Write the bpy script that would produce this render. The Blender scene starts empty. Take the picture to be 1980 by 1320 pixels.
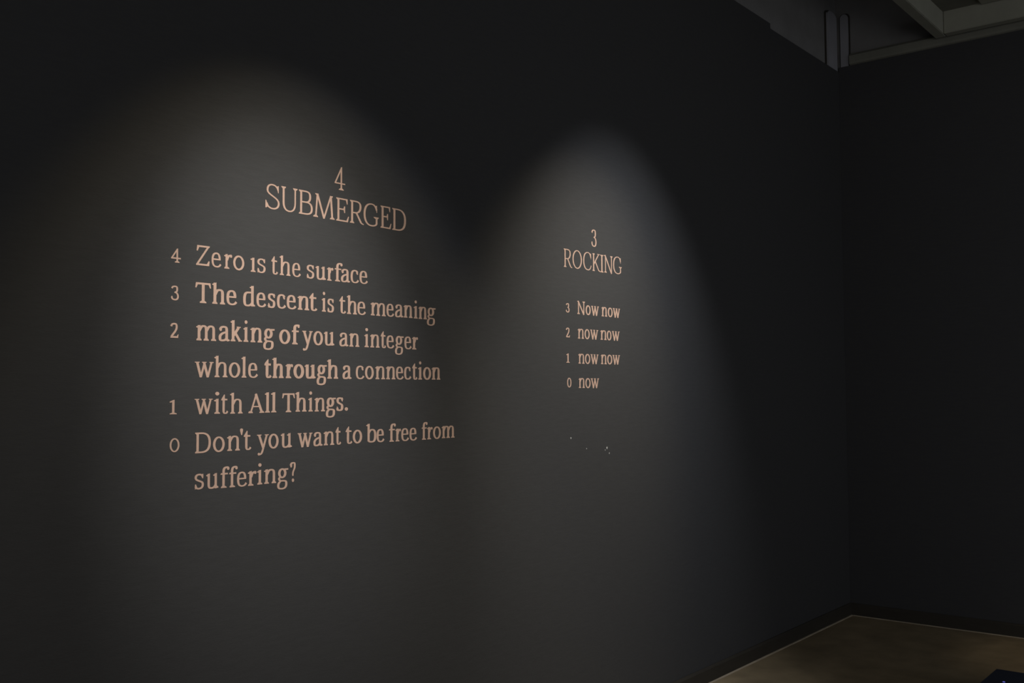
import bpy, bmesh, math, random
from mathutils import Vector, Matrix
from mathutils.geometry import delaunay_2d_cdt

C = bpy.context.scene.collection
sc = bpy.context.scene
R = math.radians

# ------------------------------------------------------------------ camera, world, light, exposure
D = 2.718          # distance of the lettered wall (plane y = D)
XR = 7.19          # plane of the far right wall
cam_d = bpy.data.cameras.new('camera'); cam = bpy.data.objects.new('camera', cam_d); C.objects.link(cam)
sc.camera = cam
cam_d.sensor_width = 36; cam_d.lens = 1966.03/1980*36; cam_d.clip_start = .05
def camera_axes(yaw, pitch, roll):
    cy, sy, cp, sp = math.cos(yaw), math.sin(yaw), math.cos(pitch), math.sin(pitch)
    f = Vector((sy*cp, cy*cp, sp)); r = Vector((cy, -sy, 0)); u = r.cross(f)
    cr, sr = math.cos(roll), math.sin(roll)
    return f, cr*r+sr*u, -sr*r+cr*u
f_, r_, u_ = camera_axes(R(51.159), R(2.794), R(-.334))
M = Matrix.Identity(4)
for i in range(3):
    M[i][0], M[i][1], M[i][2] = r_[i], u_[i], -f_[i]
M[0][3], M[1][3], M[2][3] = 0, 0, 1.6
cam.matrix_world = M

vs = sc.view_settings
sc.display_settings.display_device = 'sRGB'
vs.view_transform = 'Standard'; vs.look = 'None'; vs.gamma = 1; vs.exposure = 0; vs.use_curve_mapping = False

world = bpy.data.worlds.new('dim_room'); sc.world = world; world.use_nodes = True
bg = world.node_tree.nodes['Background']
bg.inputs[0].default_value = (.98, 1.0, 1.03, 1); bg.inputs[1].default_value = .51

def spot(name, loc, target, power, size, blend, color, radius=.03):
    l = bpy.data.lights.new(name, 'SPOT'); o = bpy.data.objects.new(name, l); C.objects.link(o)
    l.energy = power; l.spot_size = R(size); l.spot_blend = blend; l.color = color; l.shadow_soft_size = radius
    o.location = loc
    o.rotation_euler = (Vector(target)-Vector(loc)).to_track_quat('-Z', 'Y').to_euler()
    return o
# track heads for each poem (warm and cool lamps side by side): x, distance from wall, height, tilt (rad), sideways lean, beam (rad), blend, power, warmth
KP = 700
for x, dist, z, tilt, dx, size, bl, p, w in (
        (2.067, 1.322, 3.669, .438, .035, 1.039, .464, .058, .23),
        (2.067, 1.322, 3.669, .438, .100, 1.030, .464, .056, -.04),
        (1.909, 1.700, 3.803, .663, .100, .557, 1., .4580, .035),
        (4.179, 1.516, 3.748, .595, -.130, .812, 1., .2220, .16),
        (4.067, 1.506, 3.827, .569, .052, .937, 1., .3166, -.025)):
    loc = (x, D-dist, z); d = Vector((dx, math.sin(tilt), -math.cos(tilt)))
    spot('spotlight', loc, tuple(Vector(loc)+d), p*KP, math.degrees(size), bl, (1+w, 1, 1-1.9*w), .02)
# a further spotlight of the row along the far wall, right of the frame, reaches the floor
spot('spotlight', (6.1, .3, 3.9), (6.75, .95, 0), 60, 30, 1, (1, .84, .62))
# unseen area light added on the camera side to brighten the right wall
nl = bpy.data.lights.new('fill_light', 'AREA'); no = bpy.data.objects.new('fill_light', nl); C.objects.link(no)
nl.energy = 13.5; nl.color = (1, .98, .97); nl.shape = 'RECTANGLE'; nl.size = 2; nl.size_y = 2; nl.spread = R(75)
no.location = (-2.0, -2.4, 2.0); no.rotation_euler = (Vector((7.2, -.2, 2.1))-no.location).to_track_quat('-Z', 'Y').to_euler()
# dim blue light added right of the frame, tints the lower right wall
gl = bpy.data.lights.new('blue_fill', 'AREA'); go = bpy.data.objects.new('blue_fill', gl); C.objects.link(go)
gl.energy = 2.5; gl.color = (.35, .6, 1); gl.size = .8; go.location = (4.6, -2.2, .9); go.rotation_euler = (Vector((7.2, .2, .7))-go.location).to_track_quat('-Z', 'Y').to_euler()

# ------------------------------------------------------------------ materials
def mat(name, color, rough=.6, spec=.3, noise=0, nscale=(30, 30, 30), bump=0, bscale=(60, 60, 60), emit=None):
    m = bpy.data.materials.new(name); m.use_nodes = True
    nt = m.node_tree; b = nt.nodes['Principled BSDF']
    b.inputs['Base Color'].default_value = (*color, 1); b.inputs['Roughness'].default_value = rough
    b.inputs['Specular IOR Level'].default_value = spec
    tc = nt.nodes.new('ShaderNodeTexCoord')
    if noise:
        mp = nt.nodes.new('ShaderNodeMapping'); mp.inputs['Scale'].default_value = nscale
        n = nt.nodes.new('ShaderNodeTexNoise'); n.inputs['Scale'].default_value = 1; n.inputs['Detail'].default_value = 5
        nt.links.new(tc.outputs['Object'], mp.inputs[0]); nt.links.new(mp.outputs[0], n.inputs['Vector'])
        r = nt.nodes.new('ShaderNodeMapRange'); r.inputs[1].default_value = .3; r.inputs[2].default_value = .7
        r.inputs[3].default_value = 1-noise; r.inputs[4].default_value = 1+noise
        nt.links.new(n.outputs[0], r.inputs[0])
        v = nt.nodes.new('ShaderNodeVectorMath'); v.operation = 'SCALE'; v.inputs[0].default_value = color
        nt.links.new(r.outputs[0], v.inputs['Scale']); nt.links.new(v.outputs[0], b.inputs['Base Color'])
    if bump:
        mp = nt.nodes.new('ShaderNodeMapping'); mp.inputs['Scale'].default_value = bscale
        n = nt.nodes.new('ShaderNodeTexNoise'); n.inputs['Scale'].default_value = 1; n.inputs['Detail'].default_value = 4
        nt.links.new(tc.outputs['Object'], mp.inputs[0]); nt.links.new(mp.outputs[0], n.inputs['Vector'])
        bp = nt.nodes.new('ShaderNodeBump'); bp.inputs['Strength'].default_value = bump; bp.inputs['Distance'].default_value = .002
        nt.links.new(n.outputs[0], bp.inputs['Height']); nt.links.new(bp.outputs[0], b.inputs['Normal'])
    if emit:
        b.inputs['Emission Color'].default_value = (*emit[0], 1); b.inputs['Emission Strength'].default_value = emit[1]
    return m
m_wall = mat('charcoal_wall_paint', (.0465, .0466, .048), .7, .12, .045, (14, 14, 90), .16, (60, 60, 420))
m_wall_r = mat('blue_black_wall_paint', (.047, .047, .049), .7, .12, .045, (14, 14, 90), .16, (60, 60, 420))
m_letter = mat('terracotta_letter_paint', (.455, .31, .247), .65, .2, .07, (40, 40, 40))
m_base = mat('dark_brown_baseboard_paint', (.035, .031, .025), .6, .2, .1, (6, 6, 40))
m_floor = mat('brown_floor', (.27, .208, .125), .55, .3, .22, (5, 5, 5), .1, (50, 50, 50))
m_bead = mat('pale_wood_bead', (.36, .30, .22), .5, .3, .15, (8, 8, 30))
m_upper = mat('grey_upper_plaster', (.17, .168, .166), .8, .1, .08, (6, 6, 6), .2, (30, 30, 30))
m_strip = mat('grey_strip_paint', (.24, .24, .26), .7, .1, .06, (8, 8, 3))
m_olive = mat('olive_grey_cornice_paint', (.16, .16, .135), .7, .1, .08, (8, 8, 3))
m_raft = mat('pale_raft_paint', (.27, .27, .225), .7, .1, .06, (8, 8, 8))
m_panel = mat('dark_raft_panel', (.15, .15, .125), .8, .1, .08, (8, 8, 8))
m_case = mat('blue_black_case_plastic', (.035, .04, .06), .5, .3, .1, (30, 30, 30))
m_led = mat('blue_indicator', (.1, .12, .5), .4, .3, emit=((.25, .25, 1), .35))
m_chip = mat('exposed_filler', (.4, .4, .4), .8, .1, .1)

# ------------------------------------------------------------------ mesh helpers
def link(name, me, material, parent=None, loc=None):
    o = bpy.data.objects.new(name, me); C.objects.link(o)
    if material: me.materials.append(material)
    if loc is not None: o.location = loc
    if parent: o.parent = parent
    return o
def box_bm(bm, x0, x1, y0, y1, z0, z1, bevel=0):
    t = bmesh.new(); bmesh.ops.create_cube(t, size=1)
    for v in t.verts:
        v.co = ((x0+x1)/2+v.co.x*(x1-x0), (y0+y1)/2+v.co.y*(y1-y0), (z0+z1)/2+v.co.z*(z1-z0))
    if bevel: bmesh.ops.bevel(t, geom=t.edges[:], offset=bevel, segments=2, affect='EDGES')
    me = bpy.data.meshes.new('t'); t.to_mesh(me); t.free(); bm.from_mesh(me); bpy.data.meshes.remove(me)
def finish(name, bm, material, parent=None, loc=None):
    bmesh.ops.recalc_face_normals(bm, faces=bm.faces[:])
    me = bpy.data.meshes.new(name); bm.to_mesh(me); bm.free()
    return link(name, me, material, parent, loc)
def box(name, ext, material, parent=None, bevel=0):
    bm = bmesh.new(); box_bm(bm, *ext, bevel); return finish(name, bm, material, parent)
def prism(name, prof, axis, a0, a1, material, parent=None):
    """profile (pairs) swept along axis 'x' (pairs are y,z), 'y' (x,z) or 'z' (x,y)"""
    bm = bmesh.new()
    mk = {'x': lambda a, p: (a, p[0], p[1]), 'y': lambda a, p: (p[0], a, p[1]), 'z': lambda a, p: (p[0], p[1], a)}[axis]
    lo = [bm.verts.new(mk(a0, p)) for p in prof]; hi = [bm.verts.new(mk(a1, p)) for p in prof]
    n = len(prof)
    bm.faces.new(lo); bm.faces.new(hi)
    for i in range(n): bm.faces.new((lo[i], lo[(i+1) % n], hi[(i+1) % n], hi[i]))
    return finish(name, bm, material, parent)
def struct(o): o['kind'] = 'structure'; return o

# ------------------------------------------------------------------ the room
struct(prism('wall_left', [(-2.2, 0), (XR+.02, 0), (XR+.02, 3.907), (6.03, 3.907), (6.03, 3.94), (-2.2, 3.94)], 'y', D, D+.12, m_wall))
struct(box('wall_right', (XR, XR+.12, -4.2, D-.0005, 0, 3.938), m_wall_r))
struct(box('floor', (-2.2, XR+.12, -4.2, D+.12, -.1, 0), m_floor))
struct(box('light_blocker_near', (-2.32, -2.2, -4.2, D+.12, 0, 3.94), m_wall))  # unseen wall, added to keep ambient light off the lettered wall
ZC = 4.95
struct(box('wall_upper_left', (-2.2, XR+.16, D+.03, D+.15, 3.9, ZC), m_upper))
struct(box('wall_upper_right', (XR+.03, XR+.15, -4.2, D+.03, 3.9, ZC), m_upper))
struct(box('ceiling', (-2.2, XR+.16, -4.2, D+.15, ZC, ZC+.1), m_upper))
# baseboards with a sloped top edge
bt, bh = .014, .088
struct(prism('baseboard_left', [(D-.001, .001), (D-bt, .001), (D-bt, bh-.012), (D-bt*.45, bh), (D-.001, bh)], 'x', -2.2, XR-.001, m_base))
struct(prism('baseboard_right', [(XR-.001, .001), (XR-bt, .001), (XR-bt, bh-.012), (XR-bt*.45, bh), (XR-.001, bh)], 'y', -4.2, D-bt-.001, m_base))
# thin pale bead where the floor meets the baseboards
struct(prism('trim_1', [(D-bt-.001, .001), (D-bt-.010, .001), (D-bt-.009, .005), (D-bt-.001, .007)], 'x', -2.2, XR-bt-.002, m_bead))
struct(prism('trim_2', [(XR-bt-.001, .001), (XR-bt-.008, .001), (XR-bt-.007, .004), (XR-bt-.001, .006)], 'y', -4.2, D-bt-.012, m_bead))

# ------------------------------------------------------------------ lettering: an own serif alphabet, drawn with an oval pen
X = .74            # height of the small letters (capitals are 1)
class Pen:
    def __init__(s, wx, wy): s.wx, s.wy, s.polys = wx, wy, []
    def width(s, nx, ny): return .5*math.hypot(nx*s.wx, ny*s.wy)
    def stroke(s, pts, closed=False, m=(1, 1)):
        n = len(pts); L = []
        for i, p in enumerate(pts):
            a = pts[(i-1) % n] if closed or i > 0 else p
            b = pts[(i+1) % n] if closed or i < n-1 else p
            tx, ty = b[0]-a[0], b[1]-a[1]; l = math.hypot(tx, ty) or 1
            nx, ny = -ty/l, tx/l
            k = i/(n-1)
            w = s.width(nx, ny)*(m[0]+(m[1]-m[0])*k)
            L.append(((p[0]+nx*w, p[1]+ny*w), (p[0]-nx*w, p[1]-ny*w)))
        for i in range(n if closed else n-1):
            a, b = L[i], L[(i+1) % n]
            s.polys.append([a[0], a[1], b[1], b[0]])
    def poly(s, *pts): s.polys.append(list(pts))
    def blob(s, x, y, rx, ry=None, n=12):
        ry = ry or rx
        s.polys.append([(x+rx*math.cos(2*math.pi*i/n), y+ry*math.sin(2*math.pi*i/n)) for i in range(n)])
    def ring(s, cx, cy, rx, ry, n=26):
        """outer radii rx, ry"""
        a, b = rx-s.wx/2, ry-s.wy/2
        s.stroke([(cx+a*math.cos(2*math.pi*i/n), cy+b*math.sin(2*math.pi*i/n)) for i in range(n)], closed=True)
    def stem(s, x, y0, y1): s.stroke([(x, y0), (x, y1)])
    def foot(s, x, y=0, l=.07, r=.07, d=1):
        h, t = s.wx/2, s.wy*.62
        s.poly((x-h-l, y), (x+h+r, y), (x+h+r*.9, y+d*t), (x+h, y+d*(t+.055)), (x-h, y+d*(t+.055)), (x-h-l*.9, y+d*t))
    def head(s, x, y, l=.075, r=.075): s.foot(x, y, l, r, -1)
    def flag(s, x, y):
        h = s.wx/2
        s.poly((x+h, y+.015), (x-h-.085, y-.07), (x-h-.08, y-.115), (x-h, y-.13), (x+h, y-.2))
def bez(p0, p1, p2, p3, n=9):
    out = []
    for i in range(n+1):
        t = i/n; u = 1-t
        out.append(tuple(u*u*u*a+3*u*u*t*b+3*u*t*t*c+t*t*t*d for a, b, c, d in zip(p0, p1, p2, p3)))
    return out
def chain(*segs):
    out = []
    for sgm in segs: out += sgm if not out else sgm[1:]
    return out

def arch(g, x0, x1, top=X):
    hy = g.wy/2; y = top+.012-hy
    g.stroke(chain(bez((x0+g.wx*.15, top-.26), (x0+.10, top-.10), (x0+.16, y), ((x0+x1)/2+.05, y)),
                   bez(((x0+x1)/2+.05, y), (x1-.04, y), (x1, top-.10), (x1, top-.24)), [(x1, top-.24), (x1, .02)]))
def glyph(ch, wx, wy):
    g = Pen(wx, wy); hx, hy = wx/2, wy/2
    if ch in 'oO':
        if ch == 'o': g.ring(.345, X/2, .345, X/2+.014)
        else: g.ring(.44, .5, .44, .515, 34)
    elif ch == '0': g.ring(.36, .5, .36, .505, 30)
    elif ch == 'e':
        t, b, l = X+.014-hy, -.014+hy, hx
        g.stroke(chain(bez((.585-hx*.8, .40), (.585-hx*.8, .60), (.46, t), (.325, t)), bez((.325, t), (.13, t), (l, .56), (l, .365)),
                       bez((l, .365), (l, .13), (.15, b), (.35, b)), bez((.35, b), (.47, b), (.54, .08), (.60, .17))), m=(.95, .85))
        g.poly((l, .365), (.585, .365), (.585, .365+wy*.85), (l, .365+wy*.85))
    elif ch == 'c':
        t, b, l = X+.014-hy, -.014+hy, hx
        g.stroke(chain(bez((.52, .60), (.48, .68), (.42, t), (.33, t)), bez((.33, t), (.13, t), (l, .56), (l, .365)),
                       bez((l, .365), (l, .13), (.15, b), (.34, b)), bez((.34, b), (.46, b), (.54, .08), (.59, .17))), m=(1, .85))
        g.poly((.43, .70), (.55, .64), (.575, .50), (.50, .48), (.43, .56))
    elif ch in 'nhmb':
        x0 = .085+hx
        top = 1.05 if ch in 'hb' else X
        g.flag(x0, top)
        if ch == 'b':
            g.stem(x0, .06, top)
            x1 = .68-hx; t, b = X+.014-hy, -.014+hy
            g.stroke(chain(bez((x0+.02, X-.20), (x0+.10, X-.04), (x0+.16, t), (.42, t)), bez((.42, t), (.58, t), (x1, .55), (x1, .37)),
                           bez((x1, .37), (x1, .12), (.55, b), (.38, b)), bez((.38, b), (.25, b), (x0+.06, .03), (x0, .10))))
        else:
            g.stem(x0, .02, top); g.foot(x0)
            if ch == 'm':
                x1 = x0+.40; x2 = x1+.42
                arch(g, x0, x1); g.foot(x1); arch(g, x1, x2); g.foot(x2)
            else:
                x1 = x0+.46; arch(g, x0, x1); g.foot(x1)
    elif ch in 'iıl':
        x0 = .085+hx; top = 1.05 if ch == 'l' else X
        g.stem(x0, .02, top); g.flag(x0, top); g.foot(x0)
        if ch == 'i': g.blob(x0, X+.26, .092, .092, 14)
    elif ch == 'r':
        x0 = .085+hx
        g.stem(x0, .02, X); g.flag(x0, X); g.foot(x0, r=.11)
        g.stroke(bez((x0+.03, X-.30), (x0+.08, X-.14), (x0+.13, X-.05), (x0+.25, X-.055)))
        g.blob(x0+.27, X-.08, .075, .082)
    elif ch == 'u':
        x0, x1 = .085+hx, .085+hx+.44; b = -.014+hy
        g.flag(x0, X); g.flag(x1, X)
        g.stroke(chain([(x0, X), (x0, .24)], bez((x0, .24), (x0, .06), (x0+.06, b), (x0+.18, b)), bez((x0+.18, b), (x0+.30, b), (x1-.04, .08), (x1, .20))))
        g.stem(x1, 0, X); g.poly((x1-hx, 0), (x1+hx+.10, .02), (x1+hx+.09, .085), (x1+hx, .13), (x1-hx, .13))
    elif ch == 's':
        t, b = X+.014-hy, -.014+hy
        g.stroke(chain(bez((.45, .60), (.42, .68), (.35, t), (.26, t)), bez((.26, t), (.13, t), (hx*.9, .65), (hx*.9, .55)),
                       bez((hx*.9, .55), (hx*.9, .40), (.45, .40), (.52-hx*.9, .26)), bez((.52-hx*.9, .26), (.54-hx*.9, .10), (.38, b), (.25, b)),
                       bez((.25, b), (.14, b), (.08, .06), (.06, .15))), m=(.95, .95))
        g.poly((.37, .71), (.485, .74), (.485, .52), (.42, .52)); g.poly((.02, .24), (.085, .24), (.15, .06), (.02, -.005))
    elif ch == 't':
        x0 = .10+hx; b = -.014+hy
        g.stroke(chain([(x0, X), (x0, .20)], bez((x0, .20), (x0, .05), (x0+.05, b), (x0+.15, b)), bez((x0+.15, b), (x0+.22, b), (x0+.27, .05), (x0+.31, .13))), m=(1, .8))
        g.poly((0, X-wy*1.0), (x0+hx+.20, X-wy*1.0), (x0+hx+.20, X+.0), (x0+hx, X+.01), (x0+hx, .96), (x0+hx-.05, .96), (x0-hx-.02, X+.06), (0, X-.035))
    elif ch == 'f':
        x0 = .10+hx
        g.stroke(chain([(x0, .02), (x0, .80)], bez((x0, .80), (x0, .98), (x0+.08, 1.06-hy), (x0+.19, 1.06-hy)))); g.foot(x0, r=.11)
        g.stroke(bez((x0+.16, 1.06-hy), (x0+.21, 1.06-hy), (x0+.24, 1.02), (x0+.26, .97), 4)); g.blob(x0+.25, .95, .07, .075)
        g.poly((0, X-wy*.95), (x0+hx+.17, X-wy*.95), (x0+hx+.17, X), (.03, X))
    elif ch == 'd':
        x1 = .64-hx; t, b, l = X+.005-hy, -.014+hy, hx
        g.flag(x1, 1.05); g.stem(x1, .02, 1.05); g.poly((x1-hx, 0), (x1+hx+.09, .01), (x1+hx+.08, .075), (x1+hx, .12), (x1-hx, .12))
        g.stroke(chain(bez((x1, X-.06), (x1-.08, X-.02), (x1-.14, t), (.31, t)), bez((.31, t), (.12, t), (l, .55), (l, .35)),
                       bez((l, .35), (l, .12), (.11, b), (.26, b)), bez((.26, b), (.38, b), (x1-.05, .08), (x1, .20))))
    elif ch == 'a':
        x1 = .53-hx; t, b = X+.014-hy, -.014+hy
        g.stroke(chain(bez((.10, .56), (.11, .66), (.18, t), (.29, t)), bez((.29, t), (.44, t), (x1, .64), (x1, .50)), [(x1, .50), (x1, .10)]))
        g.blob(.115, .565, .07, .075)
        g.poly((x1-hx, .14), (x1-hx, .05), (x1+hx*.6, -.01), (x1+hx+.10, .02), (x1+hx+.09, .075), (x1+hx, .11))
        g.stroke(chain(bez((x1, .44), (.30, .44), (hx, .34), (hx, .19)), bez((hx, .19), (hx, .06), (.10, b), (.20, b)), bez((.20, b), (.32, b), (x1-.04, .06), (x1, .16))))
    elif ch == 'g':
        g.ring(.30, .49, .255, .262, 22)
        g.poly((.42, .63), (.66, .655), (.67, .735), (.44, .735))
        y1 = .10
        g.stroke(chain(bez((.16, .27), (.09, .23), (.09, .17), (.16, y1+.02)), bez((.16, y1+.02), (.22, y1-.01), (.30, y1), (.40, y1-.01)),
                       bez((.40, y1-.01), (.54, y1-.02), (.62-hx, .02), (.62-hx, -.09)), bez((.62-hx, -.09), (.62-hx, -.24), (.46, -.36+hy), (.29, -.36+hy)),
                       bez((.29, -.36+hy), (.10, -.36+hy), (hx*.8, -.26), (hx*.8, -.16)), bez((hx*.8, -.16), (hx*.8, -.02), (.14, .04), (.22, .09))), m=(.9, .9))
    elif ch == 'k':
        x0 = .085+hx
        g.stem(x0, .02, 1.05); g.flag(x0, 1.05); g.foot(x0)
        g.stroke([(x0+.04, .30), (x0+.38, X-.03)], m=(1, 1)); g.stroke([(x0+.15, .42), (x0+.45, .02)])
        g.poly((x0+.22, X), (x0+.50, X), (x0+.50, X-wy*.6), (x0+.24, X-wy*.6)); g.poly((x0+.34, 0), (x0+.60, 0), (x0+.59, wy*.62), (x0+.36, wy*.7))
    elif ch == 'w':
        for a, b, k in (((.13, X-.02), (.345, .0), 1), ((.345, .0), (.555, X-.02), .78), ((.515, X-.02), (.735, .0), 1), ((.735, .0), (.94, X-.02), .78)): g.stroke([a, b], m=(k, k))
        for x in (.345, .735): g.poly((x-.085, .09), (x+.07, .09), (x+.012, -.02), (x-.015, -.02))
        t = wy*.62
        g.poly((0, X), (.27, X), (.26, X-t), (.01, X-t)); g.poly((.40, X), (.66, X), (.65, X-t), (.41, X-t)); g.poly((.82, X), (1.06, X), (1.05, X-t), (.83, X-t))
    elif ch == 'y':
        g.stroke([(.13, X-.02), (.38, .06)]); g.stroke(chain([(.60, X-.02), (.37, -.02)], bez((.37, -.02), (.32, -.18), (.27, -.29), (.15, -.28))), m=(.8, .8)); g.blob(.13, -.255, .075, .07)
        g.poly((.30, .12), (.46, .18), (.39, .0), (.34, -.02))
        t = wy*.62
        g.poly((0, X), (.28, X), (.27, X-t), (.01, X-t)); g.poly((.47, X), (.72, X), (.71, X-t), (.48, X-t))
    elif ch == 'T':
        g.stem(.41, .02, .98); g.foot(.41, l=.10, r=.10); g.poly((.04, 1-wy), (.78, 1-wy), (.78, 1), (.04, 1))
        g.poly((0, .74), (.06, .74), (.13, 1-wy), (.10, 1), (.03, 1)); g.poly((.82, .74), (.76, .74), (.69, 1-wy), (.72, 1), (.79, 1))
    elif ch == 'Z':
        g.poly((.06, 1-wy), (.70, 1-wy), (.73, 1), (.06, 1)); g.poly((0, 0), (.68, 0), (.70, wy), (.04, wy))
        g.poly((0, 0), (wx*1.15, wy*.9), (.73, 1), (.73-wx*1.25, 1-wy*.6), (.0, .05))
        g.poly((.02, .72), (.08, .72), (.16, 1-wy), (.12, 1), (.05, 1)); g.poly((.72, .24), (.66, .24), (.58, wy), (.6, 0), (.70, 0))
    elif ch == 'A':
        g.stroke([(.12, .02), (.46, .98)], m=(.62, .72)); g.stroke([(.42, .98), (.80, .02)]); g.poly((.20, .30), (.70, .30), (.68, .30+wy*.85), (.23, .30+wy*.85))
        g.poly((.36, .90), (.50, .90), (.48, 1.0), (.40, 1.0))
        g.foot(.11, l=.06, r=.06); g.foot(.81, l=.09, r=.06)
    elif ch in 'DBREPIKNMUH1':
        x0 = .09+hx
        if ch == 'I': g.stem(x0, .02, .98); g.foot(x0); g.head(x0, 1)
        if ch == '1':
            x0 = .16+hx; g.stem(x0, .02, .97); g.foot(x0, l=.13, r=.13); g.poly((x0+hx, 1), (x0+hx-.03, 1), (x0-hx-.13, .87), (x0-hx-.13, .80), (x0-hx, .83), (x0+hx, .83))
        if ch == 'D':
            g.stem(x0, .02, .98); g.foot(x0, r=0); g.head(x0, 1, r=0)
            xr = .86-hx; t, b = 1-hy, hy
            g.stroke(chain([(x0, t), (.36, t)], bez((.36, t), (.66, t), (xr, .80), (xr, .51)), bez((xr, .51), (xr, .18), (.66, b), (.34, b)), [(.34, b), (x0, b)]))
        if ch in 'BR':
            g.stem(x0, .02, .98); g.head(x0, 1, r=0); xr = (.66 if ch == 'B' else .70)-hx; t = 1-hy; mid = .52 if ch == 'B' else .47
            g.stroke(chain([(x0, t), (.34, t)], bez((.34, t), (.56, t), (xr, .91), (xr, .75)), bez((xr, .75), (xr, .60), (.54, mid), (.34, mid)), [(.34, mid), (x0, mid)]))
            if ch == 'B':
                g.foot(x0, r=0); xr = .75-hx
                g.stroke(chain([(.34, mid), (.40, mid)], bez((.40, mid), (.62, mid), (xr, .42), (xr, .27)), bez((xr, .27), (xr, .10), (.60, hy), (.36, hy)), [(.36, hy), (x0, hy)]))
            else:
                g.foot(x0); g.stroke(chain([(.40, mid), (.66, .09)], bez((.66, .09), (.70, .04), (.76, .02), (.84, .01), 4)), m=(1, .8))
        if ch == 'E':
            g.stem(x0, .02, .98); g.foot(x0, r=0); g.head(x0, 1, r=0)
            g.poly((x0, 1-wy), (.64, 1-wy), (.66, 1), (x0, 1)); g.poly((x0, 0), (.68, 0), (.70, wy), (x0, wy)); g.poly((x0, .50), (.50, .50), (.50, .50+wy), (x0, .50+wy))
            g.poly((.66, 1), (.66, .77), (.62, .77), (.56, 1-wy)); g.poly((.68, 0), (.74, .25), (.70, .25), (.60, wy)); g.poly((.47, .38), (.52, .38), (.52, .67), (.47, .67), (.42, .55))
        if ch == 'K':
            g.stem(x0, .02, .98); g.foot(x0, l=.06, r=.06); g.head(x0, 1, l=.06, r=.06)
            g.stroke([(x0+.03, .40), (.66, .97)], m=(.8, .8)); g.stroke(chain([(x0+.17, .55), (.66, .07)], [(.66, .07), (.82, .01)]), m=(1, .8))
            g.poly((.50, 1), (.80, 1), (.79, 1-wy*.7), (.52, 1-wy*.7))
        if ch == 'N':
            k = .75
            g.stroke([(x0, .02), (x0, .96)], m=(k, k)); g.foot(x0); g.stroke([(x0-.04, 1), (.80, -.02)]); g.stroke([(.80, .0), (.80, .98)], m=(k, k)); g.head(.80, 1)
            g.poly((x0-.16, 1), (x0+.02, 1), (x0+.04, .86), (x0-.05, .93), (x0-.15, .96)); g.poly((.72, .08), (.80+hx*k, .08), (.80+hx*k, -.02), (.78, -.02))
        if ch == 'M':
            k = .8
            g.stroke([(.12, .02), (.20, .98)], m=(k, k)); g.stroke([(.20, .99), (.56, -.01)]); g.stroke([(.56, .0), (.93, .99)], m=(k, k)); g.stroke([(.93, .98), (1.01, .02)])
            g.foot(.11, l=.08, r=.08); g.foot(1.02, l=.09, r=.07); g.poly((.09, 1), (.26, 1), (.27, .88), (.18, .9), (.09, 1-wy*.6)); g.poly((.88, 1), (1.04, 1), (1.03, 1-wy*.6), (.98, .9), (.90, .9))
            g.poly((.50, .08), (.62, .08), (.58, -.03), (.55, -.03))
        if ch == 'U':
            x1 = .78; b = -.015+hy
            g.head(x0, 1); g.head(x1, 1)
            g.stroke(chain([(x0, .98), (x0, .36)], bez((x0, .36), (x0, .12), (.28, b), (.46, b)))); g.stroke(chain(bez((.46, b), (.66, b), (x1, .14), (x1, .38)), [(x1, .38), (x1, .98)]), m=(.9, .75))
    elif ch == 'S':
        t, b = 1.012-hy, -.012+hy
        g.stroke(chain(bez((.60, .80), (.56, .92), (.46, t), (.33, t)), bez((.33, t), (.16, t), (.05+hx, .88), (.05+hx, .74)),
                       bez((.05+hx, .74), (.05+hx, .54), (.68-hx, .50), (.68-hx, .26)), bez((.68-hx, .26), (.68-hx, .10), (.52, b), (.35, b)),
                       bez((.35, b), (.20, b), (.10, .09), (.06, .22))), m=(.95, .95))
        g.poly((.53, .93), (.63, .98), (.63, .68), (.60, .68)); g.poly((0, .33), (.035, .33), (.13, .08), (.03, .02), (.0, .03))
    elif ch in 'CG':
        t, b, l = 1.012-hy, -.012+hy, hx
        g.stroke(chain(bez((.76, .74), (.70, .92), (.60, t), (.46, t)), bez((.46, t), (.20, t), (l, .80), (l, .50)), bez((l, .50), (l, .20), (.20, b), (.46, b))), m=(.9, 1))
        g.poly((.68, .91), (.78, .96), (.79, .63), (.76, .63))
        if ch == 'C': g.stroke(bez((.46, b), (.62, b), (.74, .10), (.79, .28)), m=(1, .55))
        else:
            g.stroke(chain(bez((.46, b), (.62, b), (.74, .06), (.76, .14), 6), [(.76, .14), (.76, .40)]), m=(1, .9)); g.head(.76, .43, l=.12, r=.07)
    elif ch == '4':
        g.stem(.46, .02, .96); g.foot(.46, l=.12, r=.12); g.poly((0, .26), (.74, .26), (.72, .26+wy), (.0, .26+wy))
        g.stroke([(.04, .29), (.46+hx*.3, .98)], m=(.85, .85)); g.poly((.38, .86), (.46+hx, .86), (.46+hx, 1.02), (.43, 1.0))
    elif ch == '3':
        t, b = 1.0-hy, hy
        g.stroke(chain(bez((.06, .80), (.09, .92), (.18, t), (.30, t)), bez((.30, t), (.47, t), (.55-hx, .90), (.55-hx, .76)), bez((.55-hx, .76), (.55-hx, .64), (.45, .58), (.30, .54))))
        g.stroke(chain(bez((.26, .55), (.44, .55), (.62-hx, .44), (.62-hx, .28)), bez((.62-hx, .28), (.62-hx, .12), (.46, b), (.30, b)), bez((.30, b), (.16, b), (.06, .10), (.045, .24))))
        g.blob(.06, .24, .052, .06, 10)
    elif ch == '2':
        t = 1.0-hy
        g.stroke(chain(bez((.06, .76), (.08, .90), (.18, t), (.30, t)), bez((.30, t), (.46, t), (.56-hx, .88), (.56-hx, .72)), bez((.56-hx, .72), (.56-hx, .50), (.26, .32), (.07, .08))))
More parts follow.
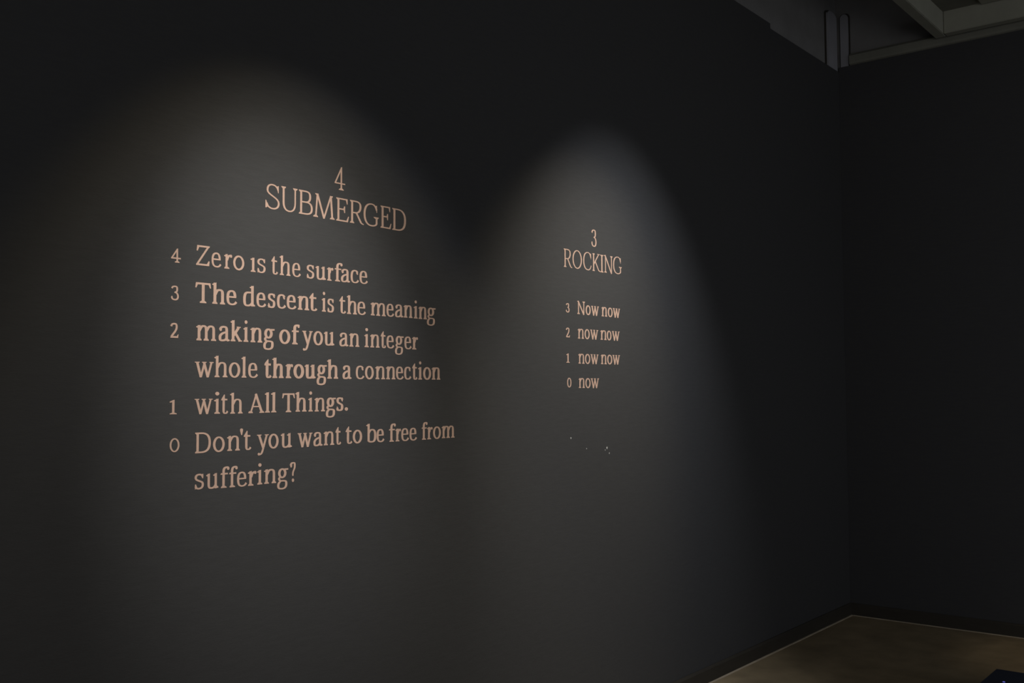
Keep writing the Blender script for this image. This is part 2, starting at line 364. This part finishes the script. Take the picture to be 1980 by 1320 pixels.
        g.poly((.0, 0), (.60, 0), (.62, wy), (.02, wy*1.1)); g.poly((.60, 0), (.64, .24), (.59, .24), (.50, wy))
    elif ch == '?':
        t = 1.05-hy
        g.blob(.08, .83, .07); g.stroke(chain(bez((.06, .86), (.08, .98), (.16, t), (.25, t)), bez((.25, t), (.38, t), (.46-hx, .95), (.46-hx, .82)), bez((.46-hx, .82), (.46-hx, .62), (.18, .60), (.22, .32))), m=(1, .6))
        g.blob(.23, .085, .095)
    elif ch == '.': g.blob(.1, .09, .1)
    elif ch == "'": g.poly((.0, 1.06), (.07, 1.10), (.14, 1.06), (.14, .98), (.10, .76), (.055, .76), (0, .98))
    return g.polys

def letter_mesh(ch, width, cap, wx, wy):
    """a raised letter, its lower left corner of its box at x 0, baseline at z 0, front towards -y"""
    xs = [p[0] for q in glyph(ch, wx, wy) for p in q]; nat = max(xs)-min(xs)
    sx = width/cap/nat
    polys = glyph(ch, wx/sx, wy)
    xs = [p[0] for q in polys for p in q]; x0, nat = min(xs), max(xs)-min(xs)
    sx = width/nat
    co, faces = [], []
    for q in polys:
        a = sum(q[i][0]*q[(i+1) % len(q)][1]-q[(i+1) % len(q)][0]*q[i][1] for i in range(len(q)))
        if abs(a) < 1e-7: continue
        if a < 0: q = q[::-1]
        for i in range(1, len(q)-1) if len(q) == 4 else (0,):      # pen quads go in as two triangles each
            tri = [q[0], q[i], q[i+1]] if i else q
            a = sum(tri[j][0]*tri[(j+1) % len(tri)][1]-tri[(j+1) % len(tri)][0]*tri[j][1] for j in range(len(tri)))
            if abs(a) < 1e-7: continue
            if a < 0: tri = tri[::-1]
            faces.append(list(range(len(co), len(co)+len(tri)))); co += [Vector(p) for p in tri]
    v, e, f, ov, oe, of = delaunay_2d_cdt(co, [], faces, 0, 1e-5)
    keep = [t for t, o in zip(f, of) if o]
    bm = bmesh.new()
    vs_ = [bm.verts.new(((p[0]-x0)*sx, 0, p[1]*cap)) for p in v]
    for t in keep:
        try: bm.faces.new([vs_[i] for i in t])
        except ValueError: pass
    bmesh.ops.delete(bm, geom=[q for q in bm.verts if not q.link_faces], context='VERTS')
    bmesh.ops.remove_doubles(bm, verts=bm.verts[:], dist=3e-5)
    front = bm.faces[:]
    for fc in front:
        fc.normal_update()
        if fc.normal.y > 0: fc.normal_flip()
    ret = bmesh.ops.extrude_face_region(bm, geom=front)
    for q in ret['geom']:
        if isinstance(q, bmesh.types.BMVert): q.co.y -= .0007
    bmesh.ops.recalc_face_normals(bm, faces=bm.faces[:])
    me = bpy.data.meshes.new('letter_'+('mark' if not ch.isalnum() else ch)); bm.to_mesh(me); bm.free()
    me.materials.append(m_letter)
    return me

WEIGHT = .80
CHIPS = [(3.801, 1.385, 0.0045), (4.096, 1.326, 0.006), (4.081, 1.316, 0.0035), (4.116, 1.299, 0.004), (3.925, 1.33, 0.003)]
# letters: (character, left, right, baseline height, stem, thin stroke), metres on the wall and pen in cap heights
LINES = [
 ('h1n','4',0.0817,[('4',2.3815,2.4314,2.3162,0.107,0.068)]),
 ('h1','SUBMERGED',0.0825,[('S',2.0826,2.1407,2.2081,0.118,0.074),('U',2.1474,2.2161,2.2084,0.122,0.074),('B',2.2215,2.2827,2.2079,0.126,0.074),('M',2.2847,2.3819,2.2061,0.13,0.074),('E',2.3885,2.4489,2.2054,0.135,0.074),('R',2.4532,2.5206,2.2059,0.139,0.074),('G',2.5197,2.5949,2.2062,0.144,0.074),('E',2.6039,2.6595,2.2063,0.148,0.074),('D',2.6641,2.7369,2.2055,0.152,0.074)]),
 ('n4','4',0.0426,[('4',1.7347,1.7688,1.9953,0.162,0.133)]),
 ('n3','3',0.0447,[('3',1.7355,1.7628,1.8802,0.17,0.126)]),
 ('n2','2',0.0454,[('2',1.7347,1.7633,1.7666,0.187,0.145)]),
 ('n1','1',0.0435,[('1',1.7353,1.7601,1.5364,0.21,0.114)]),
 ('n0','0',0.0416,[('0',1.7367,1.7702,1.4228,0.182,0.119)]),
 ('l1','Zero is the surface',0.0623,[('Z',1.8219,1.8711,1.9949,0.155,0.111),('e',1.8775,1.9138,1.994,0.159,0.111),('r',1.9238,1.9541,1.9932,0.162,0.111),('o',1.958,2.0006,1.9926,0.165,0.111),('ı',2.0245,2.0451,1.9918,0.173,0.093),('s',2.0514,2.0849,1.9917,0.176,0.093),('t',2.1081,2.1354,1.9914,0.177,0.093),('h',2.1419,2.1877,1.9912,0.18,0.093),('e',2.1951,2.2319,1.9908,0.184,0.093),('s',2.257,2.2901,1.9902,0.193,0.098),('u',2.296,2.3423,1.9898,0.197,0.098),('r',2.3477,2.3767,1.9894,0.201,0.098),('f',2.3821,2.4192,1.9899,0.204,0.098),('a',2.4119,2.4543,1.9902,0.207,0.098),('c',2.4573,2.4976,1.9907,0.211,0.098),('e',2.5002,2.5408,1.9912,0.215,0.098)]),
 ('l2','The descent is the meaning',0.0634,[('T',1.8198,1.8766,1.8782,0.205,0.122),('h',1.8803,1.9286,1.8785,0.211,0.122),('e',1.9336,1.9745,1.8787,0.216,0.122),('d',1.9971,2.0439,1.879,0.201,0.112),('e',2.0491,2.0882,1.8792,0.205,0.112),('s',2.0939,2.1252,1.8793,0.209,0.112),('c',2.132,2.1696,1.8795,0.213,0.112),('e',2.1726,2.2134,1.8797,0.217,0.112),('n',2.2184,2.2685,1.8799,0.222,0.112),('t',2.2692,2.3045,1.8796,0.227,0.112),('i',2.3244,2.3431,1.8793,0.198,0.102),('s',2.3492,2.3796,1.8789,0.201,0.102),('t',2.4049,2.4361,1.8782,0.202,0.102),('h',2.4398,2.4883,1.8777,0.206,0.102),('e',2.4902,2.5314,1.8781,0.21,0.102),('m',2.5545,2.631,1.8789,0.201,0.099),('e',2.635,2.6739,1.8793,0.206,0.099),('a',2.6788,2.7221,1.8796,0.21,0.099),('n',2.7241,2.7716,1.8798,0.214,0.099),('i',2.778,2.7994,1.8793,0.218,0.099),('n',2.8045,2.8509,1.8788,0.221,0.099),('g',2.8509,2.9,1.8782,0.226,0.099)]),
 ('l3','making of you an integer',0.0637,[('m',1.8243,1.8969,1.762,0.193,0.116),('a',1.9056,1.9473,1.7629,0.199,0.116),('k',1.9497,1.9944,1.7635,0.204,0.116),('i',1.9987,2.0184,1.7632,0.208,0.116),('n',2.026,2.0734,1.7629,0.212,0.116),('g',2.0772,2.1231,1.7625,0.217,0.116),('o',2.1418,2.1881,1.762,0.23,0.121),('f',2.1941,2.2284,1.7616,0.235,0.121),('y',2.2385,2.2849,1.762,0.205,0.106),('o',2.2877,2.3302,1.7624,0.209,0.106),('u',2.3344,2.3818,1.7628,0.214,0.106),('a',2.4053,2.4475,1.7622,0.198,0.106),('n',2.4512,2.4999,1.7617,0.202,0.106),('i',2.5239,2.5458,1.7618,0.199,0.101),('n',2.5527,2.5997,1.7619,0.203,0.101),('t',2.6056,2.6323,1.7617,0.206,0.101),('e',2.6351,2.6747,1.7614,0.209,0.101),('g',2.6787,2.724,1.7611,0.213,0.101),('e',2.7282,2.7672,1.7608,0.217,0.101),('r',2.7693,2.8013,1.7606,0.221,0.101)]),
 ('l4','whole through a connection',0.0637,[('w',1.8206,1.8883,1.649,0.181,0.097),('h',1.8909,1.9401,1.6488,0.186,0.097),('o',1.9446,1.9879,1.6485,0.191,0.097),('l',1.9924,2.012,1.6483,0.194,0.097),('e',2.0187,2.0571,1.6482,0.197,0.097),('t',2.0827,2.1115,1.6479,0.236,0.128),('h',2.1143,2.161,1.6477,0.24,0.128),('r',2.1691,2.2004,1.6475,0.245,0.128),('o',2.2021,2.2476,1.6474,0.25,0.128),('u',2.25,2.2983,1.6472,0.255,0.128),('g',2.3028,2.3483,1.647,0.225,0.122),('h',2.3494,2.4002,1.6469,0.23,0.122),('a',2.4202,2.4626,1.6467,0.214,0.112),('c',2.4832,2.5241,1.6466,0.196,0.102),('o',2.5275,2.5704,1.6464,0.2,0.102),('n',2.5782,2.6275,1.6463,0.204,0.102),('n',2.6323,2.6807,1.6463,0.209,0.102),('e',2.684,2.7239,1.6463,0.213,0.102),('c',2.7268,2.7649,1.6463,0.217,0.102),('t',2.77,2.7976,1.6463,0.22,0.102),('i',2.8019,2.8234,1.6463,0.223,0.102),('o',2.829,2.8736,1.6463,0.226,0.102),('n',2.8771,2.9261,1.6463,0.231,0.102)]),
 ('l5','with All Things.',0.0628,[('w',1.8212,1.8863,1.5353,0.171,0.091),('i',1.8909,1.913,1.5347,0.175,0.091),('t',1.9173,1.9436,1.5343,0.177,0.091),('h',1.9503,1.9985,1.5337,0.181,0.091),('A',2.0203,2.0829,1.534,0.195,0.096),('l',2.0851,2.1059,1.5344,0.199,0.096),('l',2.1097,2.132,1.5346,0.201,0.096),('T',2.1556,2.2087,1.5341,0.207,0.102),('h',2.211,2.259,1.5349,0.212,0.102),('i',2.2665,2.286,1.5345,0.187,0.102),('n',2.2936,2.3407,1.534,0.19,0.102),('g',2.3442,2.3898,1.5343,0.232,0.112),('s',2.3909,2.4242,1.5345,0.236,0.112),('.',2.4308,2.4463,1.5346,0.239,0.112)]),
 ('l6',"Don't you want to be free from",0.0634,[('D',1.8239,1.8807,1.4152,0.169,0.098),('o',1.8883,1.9315,1.4159,0.174,0.098),('n',1.9402,1.989,1.4166,0.178,0.098),("'",1.989,2.0001,1.4167,0.181,0.098),('t',2.0034,2.0328,1.4167,0.183,0.098),('y',2.0543,2.1017,1.4168,0.182,0.1),('o',2.1004,2.1418,1.4168,0.185,0.1),('u',2.1505,2.1971,1.4169,0.19,0.1),('w',2.221,2.2852,1.4156,0.19,0.1),('a',2.2893,2.3299,1.4161,0.188,0.105),('n',2.3345,2.383,1.4166,0.192,0.105),('t',2.3884,2.4144,1.4169,0.195,0.105),('t',2.4356,2.4669,1.4173,0.207,0.105),('o',2.4688,2.5138,1.4176,0.211,0.105),('b',2.534,2.5831,1.418,0.209,0.105),('e',2.585,2.6244,1.4169,0.213,0.105),('f',2.6476,2.6827,1.4155,0.206,0.098),('r',2.6807,2.7093,1.4156,0.208,0.098),('e',2.7113,2.752,1.4157,0.212,0.098),('e',2.755,2.7951,1.4158,0.215,0.098),('f',2.8208,2.8533,1.416,0.203,0.093),('r',2.8511,2.8817,1.4163,0.205,0.093),('o',2.884,2.9285,1.4168,0.208,0.093),('m',2.933,3.0083,1.4175,0.214,0.093)]),
 ('l7','suffering?',0.0628,[('s',1.8237,1.857,1.3051,0.169,0.106),('u',1.8649,1.9095,1.3036,0.173,0.106),('f',1.9167,1.9501,1.3023,0.177,0.106),('f',1.9486,1.9811,1.3019,0.18,0.106),('e',1.9787,2.0171,1.3015,0.183,0.106),('r',2.0201,2.0537,1.3012,0.186,0.106),('i',2.0561,2.0769,1.3026,0.189,0.106),('n',2.0837,2.1327,1.3028,0.193,0.106),('g',2.1368,2.1827,1.3021,0.197,0.106),('?',2.1886,2.2133,1.3014,0.201,0.106)]),
 ('h2n','3',0.0826,[('3',3.9805,4.0242,2.2849,0.148,0.078)]),
 ('h2','ROCKING',0.0845,[('R',3.7563,3.8223,2.1669,0.13,0.067),('O',3.8249,3.9008,2.1682,0.133,0.067),('C',3.9111,3.9798,2.1688,0.137,0.067),('K',3.9884,4.0543,2.1689,0.141,0.067),('I',4.0542,4.0827,2.1682,0.143,0.067),('N',4.0867,4.1631,2.17,0.145,0.067),('G',4.1664,4.2444,2.1727,0.149,0.067)]),
 ('m3','3',0.0429,[('3',3.769,3.7976,1.9585,0.227,0.133)]),
 ('m2','2',0.0444,[('2',3.7683,3.799,1.8445,0.228,0.134)]),
 ('m1','1',0.0426,[('1',3.7697,3.7963,1.7284,0.257,0.122)]),
 ('m0','0',0.0440,[('0',3.7741,3.8079,1.6154,0.221,0.118)]),
 ('p1','Now now',0.0610,[('N',3.859,3.9227,1.9561,0.207,0.115),('o',3.9275,3.9697,1.9561,0.211,0.115),('w',3.9729,4.0391,1.9562,0.215,0.115),('n',4.0609,4.1101,1.9563,0.22,0.111),('o',4.1152,4.1583,1.9564,0.224,0.111),('w',4.16,4.2249,1.9566,0.228,0.111)]),
 ('p2','now now',0.0616,[('n',3.8619,3.9122,1.8421,0.198,0.11),('o',3.917,3.9596,1.8423,0.201,0.11),('w',3.9629,4.0311,1.8426,0.205,0.11),('n',4.0498,4.1028,1.8431,0.21,0.11),('o',4.1045,4.1457,1.8432,0.213,0.11),('w',4.1491,4.2191,1.8435,0.217,0.11)]),
 ('p3','now now',0.0616,[('n',3.8649,3.9151,1.7257,0.197,0.109),('o',3.9183,3.9619,1.7259,0.201,0.109),('w',3.9642,4.0317,1.7261,0.204,0.109),('n',4.0517,4.1017,1.7265,0.21,0.109),('o',4.1057,4.1504,1.7269,0.213,0.109),('w',4.1521,4.2192,1.7274,0.217,0.109)]),
 ('p4','now',0.0615,[('n',3.8656,3.9155,1.6127,0.198,0.109),('o',3.9196,3.9629,1.6126,0.201,0.109),('w',3.9639,4.0346,1.6125,0.205,0.109)]),
]

# ------------------------------------------------------------------ upper room: strips in the corner, cornice, hanging raft
def strip(name, gap, u0, u1, on):
    """board with a rounded head standing on the ledge behind the black wall top, in the corner of the grey upper wall"""
    n = 10; zt = 4.325; rr = (u1-u0)*.5; hd = .03
    prof = [(u0, 3.9), (u1, 3.9), (u1, zt-hd)]
    prof += [((u0+u1)/2+rr*math.cos(math.pi*i/n), zt-hd+hd*math.sin(math.pi*i/n)) for i in range(1, n)] + [(u0, zt-hd)]
    bk = [(a+math.copysign(.008, a-(u0+u1)/2), b+(.008 if b > 4 else 0)) for a, b in prof]      # dark backing board, its colour stands in for the shadow around the strip
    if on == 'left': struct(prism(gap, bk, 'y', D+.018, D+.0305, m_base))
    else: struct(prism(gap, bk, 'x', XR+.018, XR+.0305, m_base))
    if on == 'left': return struct(prism(name, prof, 'y', D+.004, D+.031, m_strip))
    o = prism(name, [(p[0], p[1]) for p in prof], 'x', XR+.004, XR+.031, m_strip); return struct(o)
strip('trim_3', 'shadow_line_left', 7.015, 7.178, 'left'); strip('trim_4', 'shadow_line_right', 2.647, 2.704, 'right')
struct(prism('trim_5', [(XR+.031, 3.92), (XR+.004, 3.939), (XR-.012, 3.945), (XR-.016, 3.96), (XR-.016, 4.005), (XR+.004, 4.025), (XR+.031, 4.03)], 'y', -4.2, 2.635, m_olive))

raft = bpy.data.objects.new('ceiling_raft', None); C.objects.link(raft); raft.location = (5.9, .4, 3.98)
raft['label'] = 'pale rectangular frame hung under the ceiling in the top right corner'
raft['category'] = 'ceiling frame'
def place(o, parent):
    o.parent = parent; o.matrix_parent_inverse = Matrix.Translation(-parent.location); return o
RX1, RY1, RX0, RY0, rz0, rz1 = 7.06, 1.95, 4.6, -2.2, 3.98, 4.13
w_ = .07
for ext in ((RX0-w_, RX1+w_, RY1, RY1+w_, rz0, rz1+.05), (RX0-w_, RX1+w_, RY0-w_, RY0, rz0, rz1+.05),
            (RX1, RX1+w_, RY0+.002, RY1-.002, rz0, rz1+.05), (RX0-w_, RX0, RY0+.002, RY1-.002, rz0, rz1+.05)):
    place(box('frame_board', ext, m_raft, bevel=.004), raft)
place(box('panel', (RX0, RX1, RY0, RY1, rz1, rz1+.03), m_panel), raft)
place(box('cross_board', (RX1-.75, RX1-.03, 1.0, 1.70, rz1-.02, rz1-.001), m_raft, bevel=.003), raft)
for x, y in ((RX0, RY1), (RX1, RY1), (RX0, RY0), (RX1, RY0)):
    bm = bmesh.new(); bmesh.ops.create_cone(bm, cap_ends=True, segments=10, radius1=.006, radius2=.006, depth=ZC-rz1-.05)
    for v in bm.verts: v.co += Vector((x, y, (ZC+rz1+.05)/2))
    place(finish('hanger_rod', bm, m_strip), raft)

# ------------------------------------------------------------------ case on the floor, cut by the lower right corner of the picture
case = bpy.data.objects.new('equipment_case', None); C.objects.link(case); case.location = Vector((5.11, 1.40, 0))
case['label'] = 'low blue-black box on the floor in the bottom right corner, with a small blue light'
case['category'] = 'box'
box('body', (0, .6, -.45, 0, .012, .13), m_case, case, bevel=.008)['label'] = 'dark body'
box('lid', (-.004, .604, -.454, .004, .133, .155), m_case, case, bevel=.006)
for a, b in ((.05, -.05), (.55, -.05), (.05, -.40), (.55, -.40)):
    bm = bmesh.new(); bmesh.ops.create_cone(bm, cap_ends=True, segments=12, radius1=.018, radius2=.022, depth=.013)
    for v in bm.verts: v.co += Vector((a, b, .0075))
    finish('rubber_foot', bm, m_base, case)
bm = bmesh.new(); bmesh.ops.create_uvsphere(bm, u_segments=12, v_segments=6, radius=.007)
for v in bm.verts: v.co = Vector((v.co.x+.365, v.co.y-.09, max(v.co.z, 0)*.6+.1545))
finish('indicator_light', bm, m_led, case)['label'] = 'small blue light'

# ------------------------------------------------------------------ chips in the wall paint
wall = bpy.data.objects['wall_left']
for px, pz, r in CHIPS:
    bm = bmesh.new(); rnd = random.Random(int(px*1000))
    pts = [bm.verts.new((px+r*rnd.uniform(.5, 1.1)*math.cos(k*math.pi/4), D-.0006, pz+r*rnd.uniform(.6, 1.3)*math.sin(k*math.pi/4))) for k in range(8)]
    bk = [bm.verts.new((v.co.x, D+.0005, v.co.z)) for v in pts]
    bm.faces.new(pts)
    for k in range(8): bm.faces.new((pts[k], pts[(k+1) % 8], bk[(k+1) % 8], bk[k]))
    finish('paint_chip', bm, m_chip, wall)

# ------------------------------------------------------------------ the lettering on the wall
LABELS = {
 'h1n': ('heading_number', 'thin terracotta number 4 painted above the title SUBMERGED on black wall', 'number'),
 'h1': ('heading', 'thin terracotta capitals SUBMERGED, title of the nearer poem on black wall', 'title'),
 'n4': ('line_number', 'small terracotta 4 left of the line Zero is the surface', 'number'),
 'n3': ('line_number', 'small terracotta 3 left of the line The descent is the meaning', 'number'),
 'n2': ('line_number', 'small terracotta 2 left of the line making of you an integer', 'number'),
 'n1': ('line_number', 'small terracotta 1 left of the line with All Things', 'number'),
 'n0': ('line_number', "small terracotta 0 left of the line Don't you want to be free", 'number'),
 'l1': ('poem_line', 'terracotta painted line reading Zero is the surface, first under SUBMERGED', 'poem line'),
 'l2': ('poem_line', 'terracotta painted line reading The descent is the meaning', 'poem line'),
 'l3': ('poem_line', 'terracotta painted line reading making of you an integer', 'poem line'),
 'l4': ('poem_line', 'terracotta painted line reading whole through a connection, with no number beside it', 'poem line'),
 'l5': ('poem_line', 'terracotta painted line reading with All Things and ending in a full stop', 'poem line'),
 'l6': ('poem_line', "terracotta painted line reading Don't you want to be free from", 'poem line'),
 'l7': ('poem_line', 'terracotta painted word suffering with question mark, lowest line of the nearer poem', 'poem line'),
 'h2n': ('heading_number', 'tall thin terracotta number 3 painted above the title ROCKING', 'number'),
 'h2': ('heading', 'thin terracotta capitals ROCKING, title of the farther poem on black wall', 'title'),
 'm3': ('line_number', 'small terracotta 3 left of the line Now now', 'number'),
 'm2': ('line_number', 'small terracotta 2 under ROCKING, left of the upper lowercase now now', 'number'),
 'm1': ('line_number', 'small terracotta 1 under ROCKING, left of the lower lowercase now now', 'number'),
 'm0': ('line_number', 'small terracotta 0 left of the single word now', 'number'),
 'p1': ('poem_line', 'terracotta line Now now with a capital N, first under ROCKING', 'poem line'),
 'p2': ('poem_line', 'terracotta now now in lowercase, directly below the capitalised Now now', 'poem line'),
 'p3': ('poem_line', 'terracotta now now in lowercase, directly above the single word now', 'poem line'),
 'p4': ('poem_line', 'terracotta single word now beside the small 0, lowest under ROCKING', 'poem line'),
}
PART = {"'": 'apostrophe', '.': 'full_stop', '?': 'question_mark'}
GROUP = {'l': 'lines of the nearer poem', 'p': 'lines of the farther poem', 'n': 'line numbers of the nearer poem', 'm': 'line numbers of the farther poem'}
for key, text, cap, rows in LINES:
    name, label, cat = LABELS[key]
    single = len(rows) == 1
    ox, oz = rows[0][1], rows[0][3]
    if not single:
        t = bpy.data.objects.new(name, None); C.objects.link(t); t.location = (ox, D, oz)
    for ch, x0, x1, z, wx, wy in rows:
        k = WEIGHT
        me = letter_mesh(ch, x1-x0, cap, wx*k, wy*k)
        if single:
            t = bpy.data.objects.new(name, me); C.objects.link(t); t.location = (x0, D, z)
        else:
            o = bpy.data.objects.new(PART.get(ch, 'digit' if ch.isdigit() else 'letter'), me); C.objects.link(o)
            o.parent = t; o.location = (x0-ox, 0, z-oz)
    t['label'] = label; t['category'] = cat
    if key[0] in GROUP: t['group'] = GROUP[key[0]]
